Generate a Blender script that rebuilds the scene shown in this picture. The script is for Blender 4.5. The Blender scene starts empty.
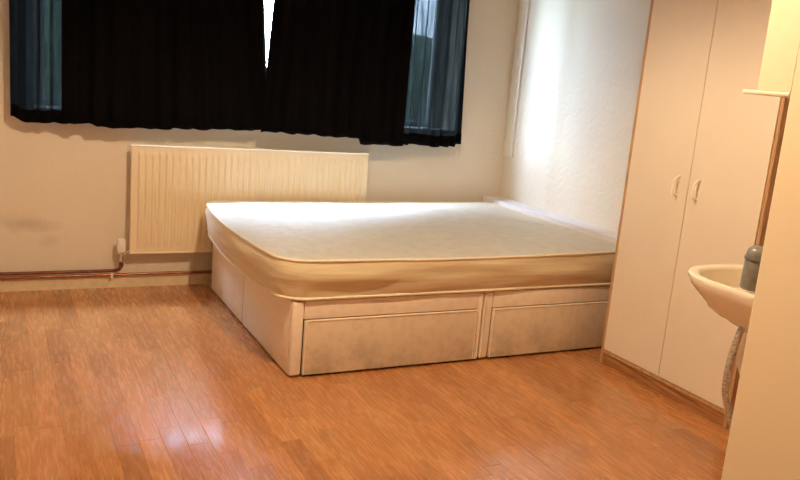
import bpy, bmesh, math, random
from mathutils import Vector, Matrix, noise

random.seed(7)
scene = bpy.context.scene
COL = scene.collection
PI = math.pi

# ------------------------------------------------------------------ camera
F_PX, PAN, TILT, ROLL = 793.861, 0.4788, 0.2005, 0.0873
CAM = Vector((-3.1297, -4.5818, 1.2946))
fw = Vector((math.sin(PAN) * math.cos(TILT), math.cos(PAN) * math.cos(TILT), -math.sin(TILT)))
rt0 = Vector((math.cos(PAN), -math.sin(PAN), 0))
up0 = rt0.cross(fw)
rt = math.cos(ROLL) * rt0 + math.sin(ROLL) * up0
up = -math.sin(ROLL) * rt0 + math.cos(ROLL) * up0
cd = bpy.data.cameras.new('camera')
cd.sensor_width = 36.0
cd.lens = F_PX * 36.0 / 800.0
cd.clip_start = 0.02
cam = bpy.data.objects.new('camera', cd)
COL.objects.link(cam)
m3 = Matrix((rt, up, -fw)).transposed()
cam.matrix_world = Matrix.Translation(CAM) @ m3.to_4x4()
scene.camera = cam


def project(P):
    d = Vector(P) - CAM
    z = d.dot(fw)
    if z < 0.05:
        return None
    return (400 + F_PX * d.dot(rt) / z, 240 - F_PX * d.dot(up) / z)


# ------------------------------------------------------------------ world, exposure
SKY = (0.58, 0.77, 1.0)
SKY_STRENGTH = 76.0
BULB_STRENGTH = 4100.0
BULB_COLOR = (1.0, 0.765, 0.50)
w = bpy.data.worlds.new('sky')
scene.world = w
w.use_nodes = True
nt = w.node_tree
bg = nt.nodes['Background']
bg.inputs['Color'].default_value = (*SKY, 1)
bg.inputs['Strength'].default_value = SKY_STRENGTH
scene.view_settings.view_transform = 'Standard'
scene.view_settings.look = 'None'
scene.view_settings.exposure = 0.1
scene.view_settings.gamma = 1.0
scene.view_settings.use_curve_mapping = False
scene.cycles.max_bounces = 12
scene.cycles.diffuse_bounces = 6
scene.cycles.transparent_max_bounces = 12
scene.cycles.sample_clamp_indirect = 6.0
scene.cycles.use_denoising = True

# daylight portal: only guides the sampling of the sky through the window
ld = bpy.data.lights.new('window_portal', 'AREA')
ld.shape = 'RECTANGLE'
ld.size, ld.size_y = 2.55, 1.2
ld.cycles.is_portal = True
lo = bpy.data.objects.new('window_portal', ld)
COL.objects.link(lo)
lo.location = (-1.685, 0.325, 1.56)
lo.rotation_euler = (-PI / 2, 0, 0)

# ------------------------------------------------------------------ materials
MATS = {}


class NB:
    """small helper around a node tree"""

    def __init__(self, name):
        self.mat = bpy.data.materials.new(name)
        self.mat.use_nodes = True
        self.nt = self.mat.node_tree
        self.b = self.nt.nodes['Principled BSDF']
        MATS[name] = self.mat

    def n(self, typ, **kw):
        nd = self.nt.nodes.new(typ)
        for k, v in kw.items():
            if k in nd.inputs:
                nd.inputs[k].default_value = v
            else:
                setattr(nd, k, v)
        return nd

    def l(self, a, b):
        self.nt.links.new(a, b)

    def coord(self, kind='Object', scale=(1, 1, 1)):
        tc = self.n('ShaderNodeTexCoord')
        mp = self.n('ShaderNodeMapping')
        mp.inputs['Scale'].default_value = scale
        self.l(tc.outputs[kind], mp.inputs['Vector'])
        return mp.outputs['Vector']

    def ramp(self, fac, stops):
        r = self.n('ShaderNodeValToRGB')
        e = r.color_ramp.elements
        while len(e) < len(stops):
            e.new(0.5)
        for i, (p, c) in enumerate(stops):
            e[i].position = p
            e[i].color = (*c, 1) if len(c) == 3 else c
        self.l(fac, r.inputs['Fac'])
        return r.outputs['Color']

    def mix(self, fac, a, b):
        m = self.n('ShaderNodeMix', data_type='RGBA')
        for s, v in ((m.inputs['Factor'], fac), (m.inputs['A'], a), (m.inputs['B'], b)):
            pass
        ins = [i for i in m.inputs if i.enabled]
        for s, v in zip((m.inputs[0], m.inputs[6], m.inputs[7]), (fac, a, b)):
            if hasattr(v, 'is_linked'):
                self.l(v, s)
            elif isinstance(v, tuple):
                s.default_value = (*v, 1)
            else:
                s.default_value = v
        return m.outputs[2]

    def bump(self, height, strength, dist=0.01):
        b = self.n('ShaderNodeBump', Strength=strength, Distance=dist)
        self.l(height, b.inputs['Height'])
        self.l(b.outputs['Normal'], self.b.inputs['Normal'])


def simple(name, col, rough=0.5, metal=0.0, nscale=30, var=0.06, bump=0.0, spec=0.5, sheen=0.0):
    m = NB(name)
    v = m.coord('Object')
    t = m.n('ShaderNodeTexNoise', Scale=nscale, Detail=3.0)
    m.l(v, t.inputs['Vector'])
    c0 = tuple(max(0, c * (1 - var)) for c in col)
    c1 = tuple(min(1, c * (1 + var)) for c in col)
    m.l(m.ramp(t.outputs['Fac'], [(0.3, c0), (0.7, c1)]), m.b.inputs['Base Color'])
    m.b.inputs['Roughness'].default_value = rough
    m.b.inputs['Metallic'].default_value = metal
    m.b.inputs['Specular IOR Level'].default_value = spec
    if sheen:
        m.b.inputs['Sheen Weight'].default_value = sheen
    if bump:
        m.bump(t.outputs['Fac'], bump, 0.005)
    return m.mat


def wallpaper(name, col, scale, strength, stain=False, rough=0.75):
    m = NB(name)
    v = m.coord('Object')
    t = m.n('ShaderNodeTexNoise', Scale=scale, Detail=4.0, Distortion=1.2)
    m.l(v, t.inputs['Vector'])
    big = m.n('ShaderNodeTexNoise', Scale=2.2, Detail=2.0)
    m.l(v, big.inputs['Vector'])
    c = m.ramp(big.outputs['Fac'], [(0.3, tuple(x * 0.95 for x in col)), (0.7, col)])
    if stain:
        # brown scuff marks left on the paper by the radiator
        geo = m.n('ShaderNodeNewGeometry')
        for (sx, sz, rx, rz, amt) in ((-2.97, 0.36, 0.17, 0.045, 0.3), (-2.88, 0.27, 0.07, 0.05, 0.18),
                                      (-3.05, 0.38, 0.2, 0.06, 0.16)):
            mp = m.n('ShaderNodeMapping')
            mp.inputs['Location'].default_value = (-sx / rx, 0, -sz / rz)
            mp.inputs['Scale'].default_value = (1 / rx, 0, 1 / rz)
            m.l(geo.outputs['Position'], mp.inputs['Vector'])
            nz = m.n('ShaderNodeTexNoise', Scale=14.0, Detail=4.0)
            m.l(geo.outputs['Position'], nz.inputs['Vector'])
            ad = m.n('ShaderNodeVectorMath', operation='ADD')
            sc = m.n('ShaderNodeVectorMath', operation='MULTIPLY_ADD')
            m.l(nz.outputs['Color'], sc.inputs[0])
            sc.inputs[1].default_value = (1.2, 0, 1.2)
            sc.inputs[2].default_value = (-0.6, 0, -0.6)
            m.l(mp.outputs['Vector'], ad.inputs[0])
            m.l(sc.outputs['Vector'], ad.inputs[1])
            ln = m.n('ShaderNodeVectorMath', operation='LENGTH')
            m.l(ad.outputs['Vector'], ln.inputs[0])
            k = m.ramp(ln.outputs['Value'], [(0.15, (amt,) * 3), (1.0, (0, 0, 0))])
            c = m.mix(k, c, (0.36, 0.27, 0.17))
    m.l(c, m.b.inputs['Base Color'])
    m.b.inputs['Roughness'].default_value = rough
    m.bump(t.outputs['Fac'], strength, 0.01)
    return m.mat


def wood(name, cols, rough, gscale=1.0, random_tint=True, bump=0.05, axis='Y', coat=0.0):
    """streaky oak; grain runs along the given local axis"""
    m = NB(name)
    tc = m.n('ShaderNodeTexCoord')
    oi = m.n('ShaderNodeObjectInfo')
    off = m.n('ShaderNodeVectorMath', operation='SCALE')
    cmb = m.n('ShaderNodeCombineXYZ', X=31.0, Y=17.0, Z=53.0)
    m.l(cmb.outputs[0], off.inputs[0])
    m.l(oi.outputs['Random'], off.inputs['Scale'])
    add = m.n('ShaderNodeVectorMath', operation='ADD')
    m.l(tc.outputs['Object'], add.inputs[0])
    m.l(off.outputs['Vector'], add.inputs[1])
    mp = m.n('ShaderNodeMapping')
    s = [1, 1, 1]
    s['XYZ'.index(axis)] = 0.085
    mp.inputs['Scale'].default_value = s
    m.l(add.outputs['Vector'], mp.inputs['Vector'])
    v = mp.outputs['Vector']
    n1 = m.n('ShaderNodeTexNoise', Scale=110.0 * gscale, Detail=4.0, Roughness=0.6)
    m.l(v, n1.inputs['Vector'])
    # cathedral figure: contour lines of a stretched noise
    n2 = m.n('ShaderNodeTexNoise', Scale=11.0 * gscale, Detail=2.0, Distortion=0.4)
    m.l(v, n2.inputs['Vector'])
    mu = m.n('ShaderNodeMath', operation='MULTIPLY')
    m.l(n2.outputs['Fac'], mu.inputs[0])
    mu.inputs[1].default_value = 14.0
    fr = m.n('ShaderNodeMath', operation='PINGPONG')
    m.l(mu.outputs[0], fr.inputs[0])
    fr.inputs[1].default_value = 0.5
    grain = m.mix(0.45, n1.outputs['Fac'], fr.outputs[0])
    c = m.ramp(grain, [(0.15, cols[0]), (0.42, cols[1]), (0.78, cols[2])])
    if random_tint:
        tint = m.ramp(oi.outputs['Random'], [(0.0, (0.74, 0.67, 0.62)), (0.2, (1.0, 0.98, 0.95)),
                                             (0.4, (0.86, 0.78, 0.70)), (0.65, (1.12, 1.12, 1.12)),
                                             (0.85, (0.93, 0.95, 0.98)), (1.0, (1.12, 1.06, 0.98))])
        mm = m.n('ShaderNodeMix', data_type='RGBA', blend_type='MULTIPLY')
        mm.inputs[0].default_value = 1.0
        m.l(c, mm.inputs[6])
        m.l(tint, mm.inputs[7])
        c = mm.outputs[2]
    m.l(c, m.b.inputs['Base Color'])
    rr = m.n('ShaderNodeMath', operation='MULTIPLY_ADD')
    m.l(n1.outputs['Fac'], rr.inputs[0])
    rr.inputs[1].default_value = 0.12
    rr.inputs[2].default_value = rough - 0.06
    m.l(rr.outputs[0], m.b.inputs['Roughness'])
    if coat:
        m.b.inputs['Coat Weight'].default_value = coat
        m.b.inputs['Coat Roughness'].default_value = 0.13
    m.bump(grain, bump, 0.002)
    return m.mat


def fabric_divan(name, c0, c1, lo, amt):
    m = NB(name)
    v = m.coord('Object')
    weave = m.n('ShaderNodeTexNoise', Scale=420.0, Detail=2.0)
    m.l(v, weave.inputs['Vector'])
    damask = m.n('ShaderNodeTexVoronoi', Scale=28.0)
    m.l(v, damask.inputs['Vector'])
    blot = m.n('ShaderNodeTexNoise', Scale=6.0, Detail=5.0, Roughness=0.7)
    m.l(v, blot.inputs['Vector'])
    base = m.ramp(damask.outputs['Distance'], [(0.2, c0), (0.6, c1)])
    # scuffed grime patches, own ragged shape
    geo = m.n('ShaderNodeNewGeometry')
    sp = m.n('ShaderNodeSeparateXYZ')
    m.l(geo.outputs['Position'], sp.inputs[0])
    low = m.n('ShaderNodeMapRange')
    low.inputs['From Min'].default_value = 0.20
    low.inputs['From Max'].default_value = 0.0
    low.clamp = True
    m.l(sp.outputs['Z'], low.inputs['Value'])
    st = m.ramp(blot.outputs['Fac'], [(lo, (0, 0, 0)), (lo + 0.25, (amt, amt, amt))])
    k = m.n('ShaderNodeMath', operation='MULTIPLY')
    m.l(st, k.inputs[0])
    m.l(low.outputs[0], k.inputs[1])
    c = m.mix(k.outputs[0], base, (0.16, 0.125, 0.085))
    m.l(c, m.b.inputs['Base Color'])
    m.b.inputs['Roughness'].default_value = 0.62
    m.b.inputs['Sheen Weight'].default_value = 0.25
    hm = m.mix(0.5, weave.outputs['Fac'], damask.outputs['Distance'])
    m.bump(hm, 0.25, 0.004)
    return m.mat


def satin(name, col, rough, aniso_noise, bump, quilt=False):
    m = NB(name)
    v = m.coord('Object', aniso_noise)
    t = m.n('ShaderNodeTexNoise', Scale=1.0, Detail=4.0, Distortion=0.6)
    m.l(v, t.inputs['Vector'])
    c = m.ramp(t.outputs['Fac'], [(0.3, tuple(x * 0.93 for x in col)), (0.7, col)])
    m.l(c, m.b.inputs['Base Color'])
    m.b.inputs['Roughness'].default_value = rough
    m.b.inputs['Sheen Weight'].default_value = 0.3
    h = t.outputs['Fac']
    if quilt:
        q = m.n('ShaderNodeTexVoronoi', Scale=22.0, feature='SMOOTH_F1')
        m.l(m.coord('Object'), q.inputs['Vector'])
        n2 = m.n('ShaderNodeTexNoise', Scale=60.0, Detail=4.0, Distortion=2.0)
        m.l(m.coord('Object'), n2.inputs['Vector'])
        h = m.mix(0.5, q.outputs['Distance'], n2.outputs['Fac'])
        cc = m.ramp(h, [(0.25, tuple(x * 0.88 for x in col)), (0.6, tuple(x * 1.04 for x in col))])
        m.l(cc, m.b.inputs['Base Color'])
        r2 = m.ramp(n2.outputs['Fac'], [(0.35, (rough - 0.1,) * 3), (0.65, (rough + 0.12,) * 3)])
        m.l(r2, m.b.inputs['Roughness'])
    m.bump(h, bump, 0.01)
    return m.mat


def sheer(name):
    m = NB(name)
    out = m.nt.nodes['Material Output']
    v = m.coord('Object', (1.0, 1.0, 0.12))
    t = m.n('ShaderNodeTexNoise', Scale=34.0, Detail=4.0)
    m.l(v, t.inputs['Vector'])
    tr = m.n('ShaderNodeBsdfTransparent')
    lw = m.n('ShaderNodeLayerWeight')
    thin = m.ramp(t.outputs['Fac'], [(0.36, (0.0030, 0.0035, 0.0038)), (0.66, (0.0125, 0.0137, 0.0145))])
    # cloth seen edge-on lets less light through
    fc = m.ramp(lw.outputs['Facing'], [(0.05, (0, 0, 0)), (0.45, (1, 1, 1))])
    m.l(m.mix(fc, thin, (0.0012, 0.0013, 0.0014)), tr.inputs['Color'])
    tl = m.n('ShaderNodeBsdfTranslucent')
    tl.inputs['Color'].default_value = (0.0012, 0.0014, 0.0014, 1)
    df = m.n('ShaderNodeBsdfDiffuse')
    df.inputs['Color'].default_value = (0.004, 0.0045, 0.0055, 1)
    a1 = m.n('ShaderNodeAddShader')
    a2 = m.n('ShaderNodeAddShader')
    m.l(tr.outputs[0], a1.inputs[0])
    m.l(tl.outputs[0], a1.inputs[1])
    m.l(a1.outputs[0], a2.inputs[0])
    m.l(df.outputs[0], a2.inputs[1])
    m.l(a2.outputs[0], out.inputs['Surface'])
    m.nt.nodes.remove(m.b)
    return m.mat


def glass(name):
    m = NB(name)
    out = m.nt.nodes['Material Output']
    tr = m.n('ShaderNodeBsdfTransparent')
    gl = m.n('ShaderNodeBsdfGlossy', Roughness=0.02)
    lw = m.n('ShaderNodeLayerWeight')
    pw = m.n('ShaderNodeMath', operation='POWER')
    m.l(lw.outputs['Facing'], pw.inputs[0])
    pw.inputs[1].default_value = 5.0
    fr = m.n('ShaderNodeMath', operation='MULTIPLY_ADD')
    m.l(pw.outputs[0], fr.inputs[0])
    fr.inputs[1].default_value = 0.9
    fr.inputs[2].default_value = 0.04
    mx = m.n('ShaderNodeMixShader')
    m.l(fr.outputs[0], mx.inputs[0])
    m.l(tr.outputs[0], mx.inputs[1])
    m.l(gl.outputs[0], mx.inputs[2])
    m.l(mx.outputs[0], out.inputs['Surface'])
    m.nt.nodes.remove(m.b)
    return m.mat


def emit(name, col, strength):
    m = NB(name)
    m.b.inputs['Base Color'].default_value = (0.9, 0.9, 0.9, 1)
    m.b.inputs['Emission Color'].default_value = (*col, 1)
    m.b.inputs['Emission Strength'].default_value = strength
    return m.mat


CREAM = (0.80, 0.70, 0.56)
wallpaper('wall_paper', CREAM, 70, 0.35, stain=True)
wallpaper('wall_paper_embossed', (0.82, 0.75, 0.64), 19, 0.45)
wallpaper('wall_cream_paint', (0.80, 0.665, 0.45), 90, 0.05, rough=0.6)
simple('ceiling_paint', (0.86, 0.82, 0.75), 0.8, bump=0.1)
simple('skirting_paint', (0.78, 0.63, 0.42), 0.4, var=0.08)
simple('screed', (0.22, 0.10, 0.04), 0.9)
wood('laminate', [(0.40, 0.165, 0.054), (0.535, 0.240, 0.087), (0.61, 0.300, 0.120)], 0.27, coat=0.5)
wood('oak_edge', [(0.34, 0.18, 0.08), (0.52, 0.31, 0.15), (0.61, 0.40, 0.21)], 0.45, random_tint=False, axis='Z')
wood('oak_plinth', [(0.10, 0.035, 0.012), (0.40, 0.18, 0.065), (0.62, 0.34, 0.15)], 0.42, gscale=0.8, random_tint=False)
simple('door_white', (0.79, 0.69, 0.565), 0.48, var=0.015, nscale=6)
simple('handle_white', (0.93, 0.87, 0.76), 0.3, var=0.02)
simple('radiator_enamel', (0.83, 0.70, 0.49), 0.38, var=0.02, nscale=5)
simple('valve_plastic', (0.84, 0.80, 0.72), 0.4, var=0.04)
simple('chrome', (0.75, 0.74, 0.72), 0.18, 1.0, var=0.05)
simple('copper', (0.36, 0.135, 0.065), 0.38, 0.9, var=0.35, nscale=14)
simple('copper_dull', (0.20, 0.07, 0.035), 0.42, 0.6, var=0.3, nscale=18)
simple('curtain_black', (0.0030, 0.0022, 0.0022), 0.95, var=0.1, bump=0.1, spec=0.04)
sheer('curtain_sheer')
simple('hem_dark', (0.0030, 0.0025, 0.0027), 0.95, var=0.1, spec=0.04)
simple('upvc', (0.82, 0.83, 0.84), 0.35, var=0.02)
glass('window_glass')
fabric_divan('divan_fabric', (0.82, 0.69, 0.54), (0.86, 0.74, 0.60), 0.55, 0.5)
fabric_divan('drawer_fabric', (0.68, 0.555, 0.40), (0.73, 0.60, 0.44), 0.46, 0.75)
satin('mattress_border', (0.70, 0.575, 0.37), 0.36, (2.0, 2.0, 26.0), 0.55)
satin('mattress_top', (0.64, 0.61, 0.53), 0.40, (9, 9, 9), 0.9, quilt=True)
simple('mattress_piping', (0.84, 0.74, 0.56), 0.42, var=0.05, nscale=60)
simple('ledge_gloss', (0.80, 0.78, 0.84), 0.35, var=0.02)
simple('trim_white', (0.84, 0.80, 0.72), 0.4, var=0.02)
simple('ceramic', (0.88, 0.80, 0.66), 0.12, var=0.01)
simple('bottle_grey', (0.20, 0.19, 0.16), 0.32, var=0.2, nscale=40)
simple('bottle_cap', (0.16, 0.155, 0.135), 0.4, var=0.2, nscale=60)
simple('braid_steel', (0.55, 0.50, 0.44), 0.38, 0.75, var=0.45, nscale=160, bump=0.4)
simple('cabinet_cream', (0.80, 0.67, 0.455), 0.45, var=0.02)
simple('shelf_cream', (0.86, 0.75, 0.55), 0.35, var=0.02)
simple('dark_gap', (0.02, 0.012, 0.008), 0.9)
simple('cord_white', (0.8, 0.78, 0.72), 0.5)
def lamp_cloth(name, col, trans):
    m = NB(name)
    out = m.nt.nodes['Material Output']
    t = m.n('ShaderNodeTexNoise', Scale=200.0)
    m.l(m.coord('Object'), t.inputs['Vector'])
    m.l(m.ramp(t.outputs['Fac'], [(0.3, tuple(c * 0.95 for c in col)), (0.7, col)]), m.b.inputs['Base Color'])
    m.b.inputs['Roughness'].default_value = 0.9
    tl = m.n('ShaderNodeBsdfTranslucent')
    tl.inputs['Color'].default_value = (*col, 1)
    mx = m.n('ShaderNodeMixShader')
    mx.inputs[0].default_value = trans
    m.l(m.b.outputs[0], mx.inputs[1])
    m.l(tl.outputs[0], mx.inputs[2])
    m.l(mx.outputs[0], out.inputs['Surface'])
    return m.mat


lamp_cloth('shade_fabric', (0.85, 0.78, 0.66), 0.5)
emit('bulb_glow', BULB_COLOR, BULB_STRENGTH)
simple('leaf_green', (0.05, 0.085, 0.05), 0.7, var=0.5, nscale=9)
simple('lawn', (0.07, 0.10, 0.04), 0.9, var=0.3, nscale=4)
simple('render_outside', (0.55, 0.5, 0.45), 0.9)


# ------------------------------------------------------------------ mesh helpers
ORIGIN = {}


def box(bm, a, b, bevel=0.0, seg=2):
    x0, y0, z0 = a
    x1, y1, z1 = b
    vs = [bm.verts.new(p) for p in ((x0, y0, z0), (x1, y0, z0), (x1, y1, z0), (x0, y1, z0),
                                    (x0, y0, z1), (x1, y0, z1), (x1, y1, z1), (x0, y1, z1))]
    fs = [bm.faces.new([vs[i] for i in q]) for q in ((3, 2, 1, 0), (4, 5, 6, 7), (0, 1, 5, 4),
                                                     (1, 2, 6, 5), (2, 3, 7, 6), (3, 0, 4, 7))]
    if bevel:
        es = list({e for f in fs for e in f.edges})
        bmesh.ops.bevel(bm, geom=es, offset=bevel, segments=seg, affect='EDGES', profile=0.5)
    return bm


def tube(bm, pts, r, n=10, closed=False, caps=True, r2=None):
    pts = [Vector(p) for p in pts]
    N = len(pts)
    rings = []
    prev = None
    for i, p in enumerate(pts):
        if closed:
            t = (pts[(i + 1) % N] - pts[i - 1]).normalized()
        else:
            t = (pts[min(i + 1, N - 1)] - pts[max(i - 1, 0)]).normalized()
        if prev is None:
            a = Vector((0, 0, 1)) if abs(t.z) < 0.9 else Vector((1, 0, 0))
            u = t.cross(a).normalized()
        else:
            u = (prev - t * prev.dot(t)).normalized()
        prev = u
        v = t.cross(u)
        rr = r if r2 is None else r + (r2 - r) * i / (N - 1)
        if callable(rr):
            rr = rr(i / (N - 1))
        rings.append([bm.verts.new(p + rr * (math.cos(2 * PI * k / n) * u + math.sin(2 * PI * k / n) * v)) for k in range(n)])
    M = N if closed else N - 1
    for i in range(M):
        A, B = rings[i], rings[(i + 1) % N]
        for k in range(n):
            bm.faces.new((A[k], A[(k + 1) % n], B[(k + 1) % n], B[k]))
    if caps and not closed:
        bm.faces.new(rings[0][::-1])
        bm.faces.new(rings[-1])
    return bm


def lathe(bm, prof, center, n=24):
    cx, cy = center
    rings = []
    for (r, z) in prof:
        if r < 1e-5:
            rings.append([bm.verts.new((cx, cy, z))])
        else:
            rings.append([bm.verts.new((cx + r * math.cos(2 * PI * k / n), cy + r * math.sin(2 * PI * k / n), z)) for k in range(n)])
    for A, B in zip(rings, rings[1:]):
        for k in range(n):
            k2 = (k + 1) % n
            if len(A) == 1 and len(B) == 1:
                continue
            if len(A) == 1:
                bm.faces.new((A[0], B[k2], B[k]))
            elif len(B) == 1:
                bm.faces.new((A[k], A[k2], B[0]))
            else:
                bm.faces.new((A[k], A[k2], B[k2], B[k]))
    return bm


def thing(name, loc, label, cat, group=None):
    o = bpy.data.objects.new(name, None)
    o.empty_display_size = 0.1
    COL.objects.link(o)
    o.location = loc
    ORIGIN[o] = Vector(loc)
    tag(o, label, cat, group)
    return o


def tag(o, label, cat, group=None):
    o['label'] = label
    o['category'] = cat
    if group:
        o['group'] = group
    return o


def link(name, bm, mat, parent=None, origin=None, smooth=False, label=None, recalc=True):
    """one mesh object; vertices are given in world coordinates"""
    org = ORIGIN[parent] if parent is not None else Vector(origin or (0, 0, 0))
    if recalc:
        bmesh.ops.recalc_face_normals(bm, faces=bm.faces)
    for v in bm.verts:
        v.co -= org
    me = bpy.data.meshes.new(name)
    bm.to_mesh(me)
    bm.free()
    me.materials.append(MATS[mat])
    if smooth:
        for p in me.polygons:
            p.use_smooth = True
        me.set_sharp_from_angle(angle=math.radians(38))
    o = bpy.data.objects.new(name, me)
    COL.objects.link(o)
    if parent is not None:
        o.parent = parent
    else:
        o.location = org
    ORIGIN[o] = org
    if label:
        o['label'] = label
    return o


def struct(name, bm, mat, label=None, cat=None, **kw):
    o = link(name, bm, mat, **kw)
    o['kind'] = 'structure'
    if label:
        o['label'] = label
        o['category'] = cat or 'structure'
    return o


def B():
    return bmesh.new()


# ------------------------------------------------------------------ room shell
XL, XR, YF, YB, ZC = -3.55, 0.0, -5.3, 0.0, 2.46
WX0, WX1, WZ0, WZ1 = -2.955, -0.415, 0.965, 2.16      # window opening
T = 0.32

bm = B()
box(bm, (XL - T, YB, -0.1), (XR + T, YB + T, WZ0))
box(bm, (XL - T, YB, WZ1), (XR + T, YB + T, ZC + 0.1))
box(bm, (XL - T, YB, WZ0), (WX0, YB + T, WZ1))
box(bm, (WX1, YB, WZ0), (XR + T, YB + T, WZ1))
struct('wall_back', bm, 'wall_paper', 'cream textured wallpaper wall under the black curtains', 'wall')
struct('wall_right', box(B(), (XR, YF - T, -0.1), (XR + T, YB, ZC + 0.1)), 'wall_paper_embossed',
       'pale embossed wallpaper wall beside the bed and wardrobe', 'wall')
struct('wall_left', box(B(), (XL - T, YF - T, -0.1), (XL, YB, ZC + 0.1)), 'wall_paper',
       'plain cream wall on the left side of the room', 'wall')
struct('wall_front', box(B(), (XL, YF - T, -0.1), (XR, YF, ZC + 0.1)), 'wall_paper',
       'plain cream wall opposite the window', 'wall')
struct('ceiling', box(B(), (XL, YF, ZC), (XR, YB, ZC + 0.1)), 'ceiling_paint',
       'flat white painted ceiling above the room', 'ceiling')
PX, PY = -1.31, -3.172
struct('wall_partition', box(B(), (PX, -4.3, 0.0), (XR, PY, ZC), 0.004), 'wall_cream_paint',
       'bright cream painted wall end in the right foreground beside the basin', 'wall')

# floor: sub-floor plus separate laminate strips
floor = struct('floor', box(B(), (XL, YF, -0.1), (XR, YB, -0.010)), 'screed',
               'orange brown wood laminate floor laid towards the window', 'floor')
SW = 0.0765
LENS = [0.27, 0.36, 0.45, 0.54]


def plank_mesh(L):
    bm = box(B(), (0.0001, 0.0001, -0.010), (SW - 0.0001, L - 0.0001, 0.0))
    top = [e for e in bm.edges if all(v.co.z > -0.001 for v in e.verts)]
    bmesh.ops.bevel(bm, geom=top, offset=0.0007, segments=1, affect='EDGES')
    bmesh.ops.recalc_face_normals(bm, faces=bm.faces)
    me = bpy.data.meshes.new('plank')
    bm.to_mesh(me)
    bm.free()
    me.materials.append(MATS['laminate'])
    return me


PM = {L: plank_mesh(L) for L in LENS}
cells = []
ncol = int((XR - XL) / SW)
for c in range(ncol + 1):
    x = XL + c * SW
    if x + SW > XR + 0.03:
        continue
    y = YB - random.uniform(0, 0.4)
    first = YB - y
    ys = []
    while y > YF:
        L = random.choice(LENS)
        ys.append((y - L, L))
        y -= L
    if first > 0.02:
        ys.insert(0, (YB - first, None, first))
    for q in ys:
        cells.append((x, q[0], q[1] if q[1] else q[2], q[1] is not None))


def visible_area(x, y, L):
    pts = [project((x + a * SW, y + b * L, 0)) for a in (0, 1) for b in (0, 1)]
    if any(p is None for p in pts):
        return 0
    cx_, cy_ = x + SW / 2, y + L / 2
    # under the bed, the wardrobe or the partition: hidden
    if -2.0 < cx_ and cy_ > -1.45:
        return 0
    if cx_ > -0.40 or (cx_ > PX and cy_ < -2.9):
        return 0
    ins = [p for p in pts if -15 < p[0] < 815 and -5 < p[1] < 495]
    if not ins:
        return 0
    (x0, y0), (x1, y1), (x2, y2), (x3, y3) = pts[0], pts[1], pts[3], pts[2]
    return abs((x0 * y1 - x1 * y0) + (x1 * y2 - x2 * y1) + (x2 * y3 - x3 * y2) + (x3 * y0 - x0 * y3)) / 2


scored = sorted(((visible_area(c[0], c[1], c[2]), i) for i, c in enumerate(cells)), reverse=True)
single = {i for a, i in scored[:300] if a > 20}
rest = B()
for i, (x, y, L, full) in enumerate(cells):
    if i in single:
        if full:
            me = PM[L]
        else:
            me = plank_mesh(L)
        o = bpy.data.objects.new('plank', me)
        COL.objects.link(o)
        o.location = (x, y, random.uniform(-0.0005, 0.0))
        o.rotation_euler = (random.uniform(-0.0012, 0.0012), random.uniform(-0.003, 0.003), 0)
        o.parent = floor
    else:
        box(rest, (x + 0.0004, y + 0.0004, -0.010), (x + SW - 0.0004, y + L - 0.0004, 0.0))
o = link('plank_field', rest, 'laminate', floor)
o['kind'] = 'stuff'

# skirting
def skirting(name, a, b, label):
    bm = box(B(), a, b)
    struct(name, bm, 'skirting_paint', label, 'baseboard')


skirting('baseboard_back', (XL, YB - 0.018, 0.0), (XR, YB, 0.062), 'low cream painted skirting board under the copper pipes')
skirting('baseboard_right', (-0.018, -1.66, 0.0), (XR, YB - 0.018, 0.062), 'cream skirting board along the right wall behind the bed')
skirting('baseboard_left', (XL, YF, 0.0), (XL + 0.018, YB - 0.018, 0.062), 'cream skirting board along the left wall')

# vertical boxed trim in the back right corner
bm = box(B(), (-0.016, -0.105, 0.83), (XR, -0.0005, ZC), 0.004)
struct('trim_1', bm, 'trim_white', 'narrow white vertical trim in the corner above the bed', 'trim')
# white boxed ledge along the right wall behind the mattress
bm = box(B(), (-0.150, -1.69, 0.065), (-0.0005, -0.02, 0.550), 0.006)
struct('trim_2', bm, 'ledge_gloss', 'lilac white boxed ledge along the wall at the head of the mattress', 'ledge')

# ------------------------------------------------------------------ window (behind the curtains)
FY0, FY1 = 0.22, 0.28
win = struct('window_1', box(box(box(box(B(), (WX0, FY0, WZ0), (WX0 + 0.055, FY1, WZ1), 0.004),
                                     (WX1 - 0.08, FY0, WZ0), (WX1, FY1, WZ1), 0.004),
                                 (WX0 + 0.055, FY0, WZ0), (WX1 - 0.08, FY1, WZ0 + 0.05), 0.004),
                             (WX0 + 0.055, FY0, WZ1 - 0.05), (WX1 - 0.08, FY1, WZ1), 0.004), 'upvc',
             'white framed window hidden behind the dark curtains', 'window')
mull = [-2.42, -1.93, -1.22]
edges = [WX0 + 0.055] + [v for m_ in mull for v in (m_ - 0.032, m_ + 0.032)] + [WX1 - 0.08]
for m_ in mull:
    link('mullion', box(B(), (m_ - 0.032, FY0, WZ0 + 0.05), (m_ + 0.032, FY1, WZ1 - 0.05), 0.004), 'upvc', win)
for i in range(0, len(edges), 2):
    link('pane', box(B(), (edges[i], 0.248, WZ0 + 0.05), (edges[i + 1], 0.252, WZ1 - 0.05)), 'window_glass', win)
link('window_sill', box(B(), (WX0, -0.004, WZ0 - 0.001), (WX1, FY0, WZ0 + 0.02), 0.006), 'upvc', win)

# ------------------------------------------------------------------ outside
struct('ground', box(B(), (-30, 0.4, -0.5), (30, 40, -0.3)), 'lawn', 'dull green lawn outside the window', 'lawn')


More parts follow.
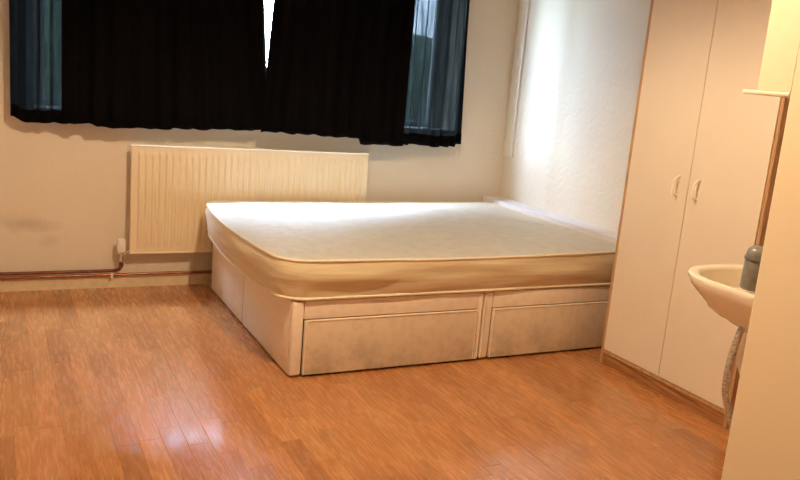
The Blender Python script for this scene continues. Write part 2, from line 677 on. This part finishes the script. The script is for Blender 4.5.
def hedge(x0, x1, y, depth, h, seed, label):
    bm = B()
    bmesh.ops.create_grid(bm, x_segments=46, y_segments=30, size=1.0)
    for v in bm.verts:
        u, t = v.co.x, v.co.y
        a = (t + 1) / 2 * PI
        X = (x0 + x1) / 2 + u * (x1 - x0) / 2
        prof = abs(math.sin(a)) ** 0.35
        endf = max(0.0, 1 - abs(u) ** 12)
        Y = y - math.copysign(abs(math.cos(a)) ** 0.4, math.cos(a)) * depth / 2 * (0.3 + 0.7 * endf)
        Z = h * prof * endf
        nz = noise.noise(Vector((X * 1.7, Y * 1.7 + seed, Z * 1.7))) * 0.22 + noise.noise(Vector((X * 6, Y * 6, Z * 6 + seed))) * 0.1
        v.co = Vector((X, Y - nz, -0.3 + max(0, Z + nz * prof)))
    o = link('hedge', bm, 'leaf_green', origin=((x0 + x1) / 2, y, -0.3))
    tag(o, label, 'hedge', 'hedges outside the window')


hedge(-9.0, 0.9, 9.0, 1.6, 2.55, 3, 'dark garden hedge outside behind the left curtain')
hedge(1.2, 9.5, 8.2, 1.6, 2.35, 8, 'green garden hedge seen dimly through the right hand thin curtain')

# ------------------------------------------------------------------ curtains
ZT = 2.26


def smooth(a, b, x):
    t = max(0.0, min(1.0, (x - a) / (b - a)))
    return t * t * (3 - 2 * t)


def curtain(name, x0, x1, y0, hem, mat, label, folds, amp, seed, left=None, right=None, hemband=None, thick=0.0015, group=None, ret_l=0.0, ret_r=0.0):
    nx, nz_ = max(24, int((x1 - x0) / 0.008)), 60

    def P(s, t, ybias=0.0):
        # s 0..1 across, t 0..1 from hem up
        xa, xb = x0, x1
        xm = x0 + s * (x1 - x0)
        zh = hem(xm) + 0.005 * math.sin(xm * 47 + seed) * math.sin(xm * 19 + 2 * seed)
        z = zh + (ZT - zh) * t
        if left:
            xa = left(z)
        if right:
            xb = right(z)
        x = xa + s * (xb - xa)
        ph = 2 * PI * folds * s + 0.8 * math.sin(3.1 * s + seed) + 0.35 * math.sin(4 * t + seed + 5 * s)
        a = amp * (0.55 + 0.45 * math.sin(7.3 * s + seed * 1.7) ** 2) * (0.75 + 0.25 * (1 - t))
        y = y0 + a * math.sin(ph) + 0.25 * a * math.sin(2.3 * ph + seed) + ybias
        # outer edge turns back towards the wall
        y += ret_l * (1 - smooth(0.0, 0.3, s)) + ret_r * smooth(0.72, 1.0, s)
        x += 0.35 * a * math.cos(ph) * math.sin(PI * s)
        return (x, y, z)

    root = thing(name, ((x0 + x1) / 2, y0, hem((x0 + x1) / 2)), label, 'curtain', group)
    bm = B()
    g = [[bm.verts.new(P(i / nx, j / nz_)) for i in range(nx + 1)] for j in range(nz_ + 1)]
    for j in range(nz_):
        for i in range(nx):
            bm.faces.new((g[j][i], g[j][i + 1], g[j + 1][i + 1], g[j + 1][i]))
    o = link('cloth', bm, mat, root, smooth=True, recalc=False)
    if thick:
        md = o.modifiers.new('thickness', 'SOLIDIFY')
        md.thickness = thick
        md.offset = 0
    # stitched hem along the bottom edge
    bm = B()
    hb = 0.028 if hemband is None else hemband
    rows = []
    for j in range(3):
        t = j / 2 * hb / (ZT - 0.9)
        rows.append([bm.verts.new(P(i / nx, t, -0.003)) for i in range(nx + 1)])
    for j in range(2):
        for i in range(nx):
            bm.faces.new((rows[j][i], rows[j][i + 1], rows[j + 1][i + 1], rows[j + 1][i]))
    h = link('hem', bm, 'hem_dark', root, smooth=True, recalc=False)
    md = h.modifiers.new('thickness', 'SOLIDIFY')
    md.thickness = 0.0015
    # side hem strips (doubled cloth at the edge)
    return root


YC = -0.146
curtain('curtain', -3.066, -2.62, YC + 0.040, lambda x: 0.936 - 0.022 * smooth(-3.06, -2.99, x) + 0.012 * smooth(-2.9, -2.65, x),
        'curtain_sheer', 'thin dark curtain at the far left, glowing teal with daylight', 7.0, 0.015, 1.3, thick=0, ret_l=0.02, hemband=0.065, group='dark curtains over the window')
curtain('curtain', -2.832, -1.735, YC, lambda x: 0.925 - 0.015 * smooth(-2.69, -2.655, x) + 0.022 * smooth(-2.6, -1.76, x),
        'curtain_black', 'wide opaque black curtain left of the narrow bright gap', 10.0, 0.018, 0.4,
        right=lambda z: -1.768 - 0.085 * (z - 1.285) if z > 1.285 else -1.768 + 0.09 * min(0.4, 1.285 - z), group='dark curtains over the window')
curtain('curtain', -1.80, -0.895, YC - 0.050, lambda x: 0.930 - 0.010 * smooth(-1.7, -1.22, x) - 0.034 * smooth(-1.205, -1.185, x),
        'curtain_black', 'wide opaque black curtain right of the narrow bright gap', 9.0, 0.018, 2.2,
        left=lambda z: -1.780 + 0.055 * (z - 1.285) if z > 1.285 else -1.780 - 0.04 * min(0.4, 1.285 - z), group='dark curtains over the window')
curtain('curtain', -0.92, -0.418, YC + 0.010, lambda x: 0.892 - 0.006 * smooth(-0.85, -0.6, x) + 0.02 * smooth(-0.475, -0.44, x),
        'curtain_sheer', 'thin dark curtain at the right, pale blue daylight showing through', 6.5, 0.021, 3.7, thick=0, ret_r=0.052, hemband=0.07,
        right=lambda z: -0.418 - 0.035 * (z - 0.9), group='dark curtains over the window')
pole = thing('curtain_pole', (-1.75, YC - 0.01, ZT), 'slim dark curtain pole carrying the four dark curtains', 'curtain pole')
link('rod', tube(B(), [(-3.2, YC - 0.01, ZT + 0.02), (-0.3, YC - 0.01, ZT + 0.02)], 0.012), 'curtain_black', pole, smooth=True)
for x in (-3.13, -1.75, -0.36):
    link('bracket', box(B(), (x - 0.012, YC - 0.01, ZT + 0.008), (x + 0.012, -0.0005, ZT + 0.032), 0.003), 'curtain_black', pole)

# ------------------------------------------------------------------ radiator
RX0, RX1, RZ0, RZ1, RY = -2.478, -1.068, 0.213, 0.815, -0.100
rad = thing('radiator', ((RX0 + RX1) / 2, RY + 0.03, RZ0), 'long cream ribbed panel radiator under the black curtains behind the bed', 'radiator')
bm = B()
pitch = 0.0365
n_rib = int((RX1 - RX0 - 0.05) / pitch)
mx = ((RX1 - RX0) - n_rib * pitch) / 2
SUB = 8
xs = [RX0, RX0 + mx * 0.6]
for i in range(n_rib * SUB + 1):
    xs.append(RX0 + mx + i * pitch / SUB)
xs += [RX1 - mx * 0.6, RX1]
zs = [RZ0, RZ0 + 0.02, RZ0 + 0.035, RZ0 + 0.045, RZ0 + 0.06, RZ0 + 0.10, (RZ0 + RZ1) / 2, RZ1 - 0.10, RZ1 - 0.06, RZ1 - 0.045, RZ1 - 0.035, RZ1 - 0.02, RZ1]
rows = []
for z in zs:
    fz = smooth(RZ0 + 0.025, RZ0 + 0.06, z) * (1 - smooth(RZ1 - 0.06, RZ1 - 0.025, z))
    row = []
    for x in xs:
        ph = (x - RX0 - mx) / pitch
        fx = 0.0
        if 0 <= ph <= n_rib:
            fx = (0.5 - 0.5 * math.cos(2 * PI * ph))
            fx = smooth(0.15, 0.85, fx)
        row.append(bm.verts.new((x, RY + 0.009 - 0.009 * fx * fz, z)))
    rows.append(row)
for j in range(len(zs) - 1):
    for i in range(len(xs) - 1):
        bm.faces.new((rows[j][i], rows[j][i + 1], rows[j + 1][i + 1], rows[j + 1][i]))
# closed back of the water panel
bk = [[bm.verts.new((x, RY + 0.028, z)) for x in (xs[0], xs[-1])] for z in (zs[0], zs[-1])]
bm.faces.new((bk[0][1], bk[0][0], bk[1][0], bk[1][1]))
bm.faces.new([r[0] for r in rows][::-1] + [bk[0][0], bk[1][0]][::1])
bm.faces.new([r[-1] for r in rows] + [bk[1][1], bk[0][1]])
bm.faces.new(rows[0][::-1] + [bk[0][0], bk[0][1]])
bm.faces.new(rows[-1] + [bk[1][1], bk[1][0]])
link('panel', bm, 'radiator_enamel', rad, smooth=True)
link('edge_seam', box(box(B(), (RX0 - 0.003, RY + 0.005, RZ1 - 0.006), (RX1 + 0.003, RY + 0.016, RZ1 + 0.003), 0.002),
                      (RX0 - 0.003, RY + 0.005, RZ0 - 0.003), (RX1 + 0.003, RY + 0.016, RZ0 + 0.006), 0.002), 'radiator_enamel', rad)
for x in (RX0 + 0.16, RX1 - 0.16):
    link('bracket', box(B(), (x - 0.015, RY + 0.028, RZ0 + 0.05), (x + 0.015, -0.0005, RZ1 - 0.05), 0.002), 'radiator_enamel', rad)
# thermostatic valve at the lower left corner, part of the radiator
VX, VY = -2.521, -0.082
valve = link('valve_body', tube(tube(B(), [(VX, VY, 0.158), (VX, VY, 0.215)], 0.011, 12), [(VX, VY, 0.196), (RX0 + 0.004, VY, 0.230)], 0.009, 10), 'chrome', rad, smooth=True, label='chrome valve body')
link('valve_nut', lathe(B(), [(0, 0.205), (0.017, 0.205), (0.017, 0.222), (0.013, 0.228), (0, 0.228)], (VX, VY), 8), 'chrome', valve)
link('valve_head', lathe(B(), [(0, 0.222), (0.022, 0.222), (0.025, 0.235), (0.025, 0.282), (0.021, 0.293), (0.012, 0.298), (0, 0.298)], (VX, VY), 16), 'valve_plastic', valve, smooth=True, label='white plastic valve head')

# copper pipes along the skirting
pu = thing('copper_pipe', (-3.3, -0.045, 0.107), 'upper copper heating pipe rising in a bend to the radiator valve', 'pipe', 'copper pipes along the skirting')
pts = [(XL + 0.002, -0.040, 0.104), (-2.62, -0.040, 0.104), (-2.575, -0.042, 0.105), (-2.545, -0.052, 0.110), (-2.528, -0.066, 0.120), (VX, -0.078, 0.138), (VX, VY, 0.150), (VX, VY, 0.172)]
link('tube', tube(B(), pts, 0.0095, 12), 'copper_dull', pu, smooth=True)
link('tail_joint', lathe(B(), [(0, 0.140), (0.0125, 0.140), (0.0125, 0.165), (0, 0.165)], (VX, VY), 12), 'copper_dull', pu)
pl = thing('copper_pipe', (-3.0, -0.040, 0.082), 'lower bright copper heating pipe running behind the bed', 'pipe', 'copper pipes along the skirting')
link('tube', tube(B(), [(XL + 0.002, -0.034, 0.0795), (-0.6, -0.034, 0.0795)], 0.0085, 12), 'copper', pl, smooth=True)
for x in (-2.565, -3.45):
    c_ = link('pipe_clip', box(box(B(), (x - 0.007, -0.052, 0.0645), (x + 0.007, -0.0185, 0.070), 0.001), (x - 0.007, -0.053, 0.0645), (x + 0.007, -0.044, 0.092), 0.002), 'valve_plastic', pl)

# ------------------------------------------------------------------ divan base (two halves)
BX, BYF, BYB, BH = -2.03, -1.548, -0.142, 0.340
MIDX = -1.081
ENDX = BX + 1.895


def drawer_front(root, x0, x1):
    d = link('drawer_front', box(B(), (x0, BYF - 0.006, 0.010), (x1, BYF + 0.012, 0.2565), 0.004, 3), 'drawer_fabric', root, smooth=True)
    bm = tube(B(), [(x0 + 0.004, BYF - 0.006, 0.014), (x0 + 0.004, BYF - 0.006, 0.2535), (x1 - 0.004, BYF - 0.006, 0.2535), (x1 - 0.004, BYF - 0.006, 0.014)], 0.0032, 6)
    link('piping', bm, 'divan_fabric', d, smooth=True)
    return d


def divan_half(x0, x1, label, left_end):
    root = thing('divan_base', ((x0 + x1) / 2, (BYF + BYB) / 2, 0.0), label, 'bed base', 'two halves of the divan base')
    # carcass kept behind the drawer opening, with rail, stiles and end panels in front
    link('carcass', box(B(), (x0 + 0.031, BYF + 0.022, 0.012), (x1 - 0.004, BYB, BH - 0.012)), 'dark_gap', root)
    st0 = 0.052 if left_end else 0.050
    st1 = 0.022 if left_end else 0.05
    link('stile', box(B(), (x0, BYF, 0.008), (x0 + st0, BYF + 0.03, BH - 0.002), 0.010, 3), 'divan_fabric', root, smooth=True)
    link('stile', box(B(), (x1 - st1, BYF, 0.008), (x1, BYF + 0.03, BH), 0.006, 3), 'divan_fabric', root, smooth=True)
    link('top_rail', box(B(), (x0 + st0 + 0.0005, BYF, BH - 0.080), (x1 - st1 - 0.0005, BYF + 0.03, BH), 0.004, 3), 'divan_fabric', root, smooth=True)
    link('deck', box(B(), (x0 + 0.006, BYF + 0.03, BH - 0.012), (x1 - 0.002, BYB, BH - 0.002), 0.003), 'divan_fabric', root)
    drawer_front(root, x0 + st0 + 0.004, x1 - st1 - 0.003)
    if left_end:
        ym = -0.800
        link('end_panel', box(B(), (x0, BYF + 0.0305, 0.008), (x0 + 0.03, ym - 0.005, BH - 0.002), 0.003, 2), 'divan_fabric', root, smooth=True)
        link('end_panel', box(B(), (x0, ym + 0.005, 0.008), (x0 + 0.03, BYB, BH - 0.002), 0.003, 2), 'divan_fabric', root, smooth=True)
    if left_end:
        link('joint_shade_strip', box(B(), (x0 + 0.003, ym - 0.0052, 0.010), (x0 + 0.029, ym + 0.0052, BH - 0.004)), 'dark_gap', root, label='dark strip standing in for the shadow between the two end panels')  # near-black filler painted as the joint's shadow line
    # beaded seam down the joint
    xs_ = x1 if left_end else x0
    dx = -0.006 if left_end else 0.006
    link('seam_piping', tube(B(), [(xs_ + dx, BYF - 0.001, 0.012), (xs_ + dx, BYF - 0.001, BH - 0.006)], 0.005, 8), 'mattress_piping', root, smooth=True)
    for fx in (x0 + 0.12, x1 - 0.12):
        for fy in (BYF + 0.12, BYB - 0.12):
            link('glide', lathe(B(), [(0, 0.0), (0.022, 0.0), (0.022, 0.013), (0, 0.013)], (fx, fy), 12), 'dark_gap', root)
    return root


divan_half(BX, MIDX - 0.004, 'stained cream fabric half of the bed base under the near rounded mattress corner', True)
divan_half(MIDX + 0.005, ENDX, 'stained cream fabric half of the bed base next to the wardrobe', False)

# ------------------------------------------------------------------ mattress
MX0, MX1, MY0, MY1, MZ0 = -2.082, -0.165, -1.570, -0.150, 0.3445


def outline(inset=0.0, n=14):
    """rounded rectangle, counter-clockwise from the front-left corner"""
    x0, x1, y0, y1 = MX0 + inset, MX1 - inset, MY0 + inset, MY1 - inset
    R = {'fl': 0.125, 'fr': 0.14, 'br': 0.10, 'bl': 0.11}
    pts = []

    def arc(cx, cy, r, a0):
        for k in range(n + 1):
            a = a0 + k / n * PI / 2
            pts.append((cx + r * math.cos(a), cy + r * math.sin(a)))

    def seg(a, b, m):
        for k in range(1, m):
            pts.append((a[0] + (b[0] - a[0]) * k / m, a[1] + (b[1] - a[1]) * k / m))

    rr = {k: max(0.02, v - inset * 0.6) for k, v in R.items()}
    arc(x0 + rr['fl'], y0 + rr['fl'], rr['fl'], PI)
    seg((x0 + rr['fl'], y0), (x1 - rr['fr'], y0), 24)
    arc(x1 - rr['fr'], y0 + rr['fr'], rr['fr'], 1.5 * PI)
    seg((x1, y0 + rr['fr']), (x1, y1 - rr['br']), 20)
    arc(x1 - rr['br'], y1 - rr['br'], rr['br'], 0)
    seg((x1 - rr['br'], y1), (x0 + rr['bl'], y1), 24)
    arc(x0 + rr['bl'], y1 - rr['bl'], rr['bl'], PI / 2)
    seg((x0, y1 - rr['bl']), (x0, y0 + rr['fl']), 18)
    # the overhanging foot end bellies outwards
    pts = [(x - 0.058 * math.sin(PI * (y - MY0) / (MY1 - MY0)) * (1 - smooth(MX0, MX0 + 0.45, x)), y) for (x, y) in pts]
    return pts


def ztop(x, y):
    u = (x - MX0) / (MX1 - MX0)
    front = smooth(-0.7, -1.58, y)
    z = 0.520 + 0.006 * u ** 3
    z -= 0.008 * front * math.exp(-((u - 0.45) / 0.25) ** 2)
    return z


def side_pt(px, py, nx, ny, t):
    """t 0 bottom .. 1 top; satin border bulging a little with soft horizontal creases"""
    zt = ztop(px, py)
    z = MZ0 + (zt - MZ0) * t
    b = 0.012 * math.sin(PI * t) + 0.004 * math.sin(3 * PI * t + 3 * noise.noise(Vector((px * 2.0, py * 2.0, 0.3))))
    b += 0.010 * noise.noise(Vector((px * 4.5, py * 4.5, t * 2.2))) * math.sin(PI * t)
    b += 0.004 * noise.noise(Vector((px * 14, py * 14, t * 7))) * math.sin(PI * t)
    if t < 0.5:
        b -= 0.045 * (0.5 - t)
    return Vector((px + nx * b, py + ny * b, z))


ol = outline()
N = len(ol)
nrm = []
for i in range(N):
    a, b = Vector(ol[i - 1]), Vector(ol[(i + 1) % N])
    d = (b - a).normalized()
    nrm.append((d.y, -d.x))
mat_root = thing('mattress', ((MX0 + MX1) / 2, (MY0 + MY1) / 2, MZ0), 'bare cream satin double mattress with rounded corners on the divan base', 'mattress')
bm = B()
LV = 14
rings = [[bm.verts.new(side_pt(*ol[i], *nrm[i], j / LV)) for i in range(N)] for j in range(LV + 1)]
for j in range(LV):
    for i in range(N):
        k = (i + 1) % N
        bm.faces.new((rings[j][i], rings[j][k], rings[j + 1][k], rings[j + 1][i]))
bm.faces.new(rings[0][::-1])
link('side_border', bm, 'mattress_border', mat_root, smooth=True)
bm = B()
topr = []
insets = [0.0, 0.012, 0.03, 0.06, 0.10, 0.15, 0.2, 0.26, 0.33, 0.40, 0.48, 0.56, 0.64]
for ins in insets:
    o2 = outline(ins)
    ring = []
    for (x, y) in o2:
        dome = 0.012 * (1 - math.exp(-ins / 0.05))
        wob = 0.006 * noise.noise(Vector((x * 3.2, y * 3.2, 5.0))) * min(1, ins / 0.08) + 0.0022 * noise.noise(Vector((x * 11, y * 11, 1.0))) * min(1, ins / 0.05)
        ring.append(bm.verts.new((x, y, ztop(x, y) + dome + wob)))
    topr.append(ring)
for A_, B_ in zip(topr, topr[1:]):
    for i in range(N):
        k = (i + 1) % N
        bm.faces.new((A_[i], A_[k], B_[k], B_[i]))
bm.faces.new(topr[-1])
link('top_panel', bm, 'mattress_top', mat_root, smooth=True, label='quilted off-white top panel')
link('piping', tube(B(), [side_pt(*ol[i], *nrm[i], 1.0) + Vector((nrm[i][0] * 0.002, nrm[i][1] * 0.002, 0)) for i in range(N)], 0.0065, 8, closed=True), 'mattress_piping', mat_root, smooth=True)
link('piping', tube(B(), [side_pt(*ol[i], *nrm[i], 0.045) + Vector((nrm[i][0] * 0.004, nrm[i][1] * 0.004, 0)) for i in range(N)], 0.0065, 8, closed=True), 'mattress_piping', mat_root, smooth=True)

# ------------------------------------------------------------------ wardrobe
WX, WY0, WY1, WH = -0.470, -1.718, -2.504, 1.93
wr = thing('wardrobe', (-0.22, (WY0 + WY1) / 2, 0.0), 'tall two door cream wardrobe with oak edging beside the bed', 'wardrobe')
link('side_panel', box(B(), (WX - 0.001, WY0 - 0.019, 0.0), (-0.004, WY0, WH), 0.0015), 'oak_edge', wr)
link('side_panel', box(B(), (WX - 0.001, WY1, 0.0), (-0.004, WY1 + 0.017, WH), 0.0015), 'oak_edge', wr)
link('back_panel', box(B(), (-0.012, WY1 + 0.017, 0.05), (-0.005, WY0 - 0.019, WH - 0.02)), 'oak_edge', wr)
link('top_panel', box(B(), (WX + 0.002, WY1 + 0.017, WH - 0.018), (-0.012, WY0 - 0.019, WH), 0.001), 'oak_edge', wr)
link('base_panel', box(B(), (WX - 0.001, WY1 + 0.017, 0.056), (-0.012, WY0 - 0.019, 0.074), 0.001), 'oak_edge', wr)
link('plinth', box(B(), (WX + 0.005, WY1 + 0.017, 0.0), (WX + 0.022, WY0 - 0.019, 0.056), 0.001), 'oak_plinth', wr)
DM = -2.108
for y0, y1, hy in ((DM + 0.0015, WY0 - 0.0205, -2.053), (WY1 + 0.0185, DM - 0.0015, -2.166)):
    d = link('door', box(B(), (WX - 0.004, y0, 0.077), (WX + 0.013, y1, WH - 0.021), 0.0012), 'door_white', wr)
    # slim bow handle: square at the foot, arched at the top
    zb, zt, pj = 0.899, 0.981, 0.033
    xf = WX - 0.0035
    path = [(xf, hy, zb), (xf - 0.012, hy, zb), (xf - 0.024, hy, zb + 0.001), (xf - pj + 0.003, hy, zb + 0.004),
            (xf - pj, hy, zb + 0.012), (xf - pj, hy, zb + 0.03), (xf - pj + 0.0005, hy, zb + 0.05)]
    for k in range(1, 7):
        a_ = k / 6 * PI / 2
        path.append((xf - pj + pj * (1 - math.cos(a_)), hy, zt - 0.030 + 0.030 * math.sin(a_)))
    bm = tube(B(), path, 0.0046, 8)
    lathe(bm, [(0, zb - 0.007), (0.0055, zb - 0.007), (0.0055, zb + 0.006), (0, zb + 0.006)], (xf - 0.001, hy), 8)
    link('handle', bm, 'handle_white', d, smooth=True, label='white plastic bow handle')

# ------------------------------------------------------------------ basin on the far face of the partition
SX0, SX1, SY0, SY1, SZ = -1.302, -0.86, PY + 0.0005, -2.835, 0.800
bs = thing('wash_basin', ((SX0 + SX1) / 2, (SY0 + SY1) / 2, 0.63), 'white ceramic wash basin jutting out beside the cream wall end', 'wash basin')


def basin_outline(inset, n=12, cxs=0.0):
    x0, x1, y0, y1 = SX0 + inset, SX1 - inset, SY0 + inset, SY1 - inset
    pts = []
    r = max(0.02, 0.17 - inset * 0.5)
    rb = max(0.008, 0.012 + inset * 0.2)
    # back corners (small radius), front corners (large radius)
    for (cx, cy, rr, a0) in ((x0 + rb, y0 + rb, rb, PI), (x1 - rb, y0 + rb, rb, 1.5 * PI), (x1 - r, y1 - r, r, 0), (x0 + r, y1 - r, r, PI / 2)):
        for k in range(n + 1):
            a = a0 + k / n * PI / 2
            pts.append((cx + rr * math.cos(a), cy + rr * math.sin(a)))
    return pts


bm = B()
prof = []
# underside from the rim down; the back stays against the wall while the bowl narrows
for sc_, z in ((1.0, -0.006), (0.995, -0.016), (0.965, -0.034), (0.915, -0.052), (0.83, -0.078), (0.72, -0.104), (0.59, -0.128), (0.45, -0.148), (0.30, -0.160)):
    cxo = (SX0 + SX1) / 2
    prof.append([(cxo + (x - cxo) * sc_, SY0 + (y - SY0) * sc_, SZ + z) for (x, y) in basin_outline(0.0)])
outer = [[bm.verts.new(p) for p in ring] for ring in prof[::-1]]
topo = [[bm.verts.new((x, y, z)) for (x, y) in basin_outline(i)] for i, z in ((0.003, SZ - 0.001), (0.010, SZ), (0.022, SZ - 0.002), (0.030, SZ - 0.008))]
rows = outer + topo


def bowl_outline(s, z, n=13):
    """inner bowl: oval set towards the front, leaving a ledge at the back"""
    src = basin_outline(0.030)
    cx, cy = (SX0 + SX1) / 2, (SY0 + 0.085 + SY1) / 2
    out = []
    for (x, y) in src:
        yy = max(y, SY0 + 0.085)
        out.append((cx + (x - cx) * s, cy + (yy - cy) * s, z))
    return out


for s, z in ((0.985, SZ - 0.012), (0.95, SZ - 0.035), (0.88, SZ - 0.07), (0.74, SZ - 0.105), (0.5, SZ - 0.13), (0.2, SZ - 0.138)):
    rows.append([bm.verts.new(p) for p in bowl_outline(s, z)])
for A_, B_ in zip(rows, rows[1:]):
    n_ = len(A_)
    for i in range(n_):
        k = (i + 1) % n_
        bm.faces.new((A_[i], A_[k], B_[k], B_[i]))
bm.faces.new(rows[0][::-1])
bm.faces.new(rows[-1])
link('bowl', bm, 'ceramic', bs, smooth=True)
cxb = (SX0 + SX1) / 2
link('waste', lathe(B(), [(0, SZ - 0.137), (0.022, SZ - 0.137), (0.024, SZ - 0.134), (0, SZ - 0.132)], (cxb, (SY0 + 0.085 + SY1) / 2), 16), 'chrome', bs)
link('trap', tube(B(), [(cxb, -3.0, 0.645), (cxb, -3.0, 0.52), (cxb, -3.02, 0.49), (cxb, -3.06, 0.48), (cxb, PY + 0.001, 0.48)], 0.019, 12), 'valve_plastic', bs, smooth=True)
hp = [(-1.190, -3.075, 0.71), (-1.222, -3.080, 0.66), (-1.232, -3.080, 0.62), (-1.238, -3.078, 0.575), (-1.241, -3.078, 0.53), (-1.238, -3.079, 0.48), (-1.222, -3.085, 0.43), (-1.19, -3.09, 0.36), (-1.14, -3.095, 0.25), (-1.12, -3.10, 0.0005)]
pp = []
for i in range(len(hp) - 1):
    for k in range(4):
        t = k / 4
        p0, p1, p2, p3 = (Vector(hp[max(0, min(len(hp) - 1, i + q))]) for q in (-1, 0, 1, 2))
        pp.append(0.5 * ((2 * p1) + (-p0 + p2) * t + (2 * p0 - 5 * p1 + 4 * p2 - p3) * t * t + (-p0 + 3 * p1 - 3 * p2 + p3) * t ** 3))
pp.append(Vector(hp[-1]))
link('supply_hose', tube(B(), pp, 0.0098, 12), 'braid_steel', bs, smooth=True, label='grey braided hose below the basin')

# grey bottle at the back of the basin
bx_, by_ = -1.247, -3.114
bt = thing('bottle', (bx_, by_, SZ), 'small dark grey bottle standing on the back rim of the wash basin', 'bottle')
link('body', lathe(B(), [(0, SZ), (0.030, SZ + 0.001), (0.033, SZ + 0.006), (0.0335, SZ + 0.04), (0.032, SZ + 0.080), (0.029, SZ + 0.086), (0, SZ + 0.087)], (bx_, by_), 24), 'bottle_grey', bt, smooth=True)
link('collar', lathe(B(), [(0.0, SZ + 0.0855), (0.0335, SZ + 0.0855), (0.0345, SZ + 0.089), (0.0335, SZ + 0.0945), (0, SZ + 0.095)], (bx_, by_), 24), 'bottle_cap', bt, smooth=True)
link('cap', lathe(B(), [(0, SZ + 0.094), (0.030, SZ + 0.094), (0.031, SZ + 0.103), (0.027, SZ + 0.115), (0.018, SZ + 0.123), (0, SZ + 0.126)], (bx_, by_), 24), 'bottle_grey', bt, smooth=True)

# wall cabinet above the basin
cab = thing('wall_cabinet', (-1.1, PY + 0.05, 1.33), 'cream wall cabinet with a thin bottom shelf, above the wash basin', 'cabinet')
link('body', box(B(), (PX + 0.0175, PY + 0.0005, 1.345), (-0.72, PY + 0.088, 1.98), 0.002), 'cabinet_cream', cab)
link('side_panel', box(B(), (PX + 0.001, PY + 0.0005, 1.345), (PX + 0.017, PY + 0.104, 1.98), 0.001), 'cabinet_cream', cab)
link('door', box(B(), (PX + 0.019, PY + 0.089, 1.347), (-1.017, PY + 0.1035, 1.978), 0.002), 'cabinet_cream', cab)
link('door', box(B(), (-1.013, PY + 0.089, 1.347), (-0.72, PY + 0.104, 1.978), 0.002), 'cabinet_cream', cab)
link('bottom_shelf', box(B(), (PX - 0.002, PY + 0.0005, 1.3335), (-0.715, PY + 0.150, 1.3445), 0.003), 'shelf_cream', cab)

# ------------------------------------------------------------------ pendant lamp (above the frame)
LX, LY, LZ = -2.15, -2.48, 2.25
pend = thing('pendant_lamp', (LX, LY, ZC), 'ceiling pendant lamp with a wide fabric shade hanging above the bed', 'lamp')
link('ceiling_rose', lathe(B(), [(0, ZC), (0.045, ZC), (0.04, ZC - 0.015), (0.02, ZC - 0.025), (0, ZC - 0.026)], (LX, LY), 20), 'cord_white', pend, smooth=True)
link('cord', tube(B(), [(LX, LY, ZC - 0.02), (LX, LY, LZ + 0.09)], 0.004, 8), 'cord_white', pend, smooth=True)
link('lamp_holder', lathe(B(), [(0, LZ + 0.10), (0.016, LZ + 0.098), (0.018, LZ + 0.035), (0, LZ + 0.034)], (LX, LY), 16), 'cord_white', pend, smooth=True)
sh = link('lamp_shade', lathe(B(), [(0.075, LZ + 0.10), (0.170, LZ - 0.068), (0.167, LZ - 0.068), (0.072, LZ + 0.10), (0.075, LZ + 0.10)], (LX, LY), 40), 'shade_fabric', pend, smooth=True)
bm = B()
for k in range(3):
    a = k * 2 * PI / 3
    tube(bm, [(LX + 0.015 * math.cos(a), LY + 0.015 * math.sin(a), LZ + 0.085), (LX + 0.076 * math.cos(a), LY + 0.076 * math.sin(a), LZ + 0.095)], 0.002, 6)
link('shade_ring', bm, 'cord_white', pend)
bm = B()
bmesh.ops.create_icosphere(bm, subdivisions=2, radius=0.03)
for v in bm.verts:
    v.co += Vector((LX, LY, LZ))
link('bulb', bm, 'bulb_glow', pend, smooth=True)
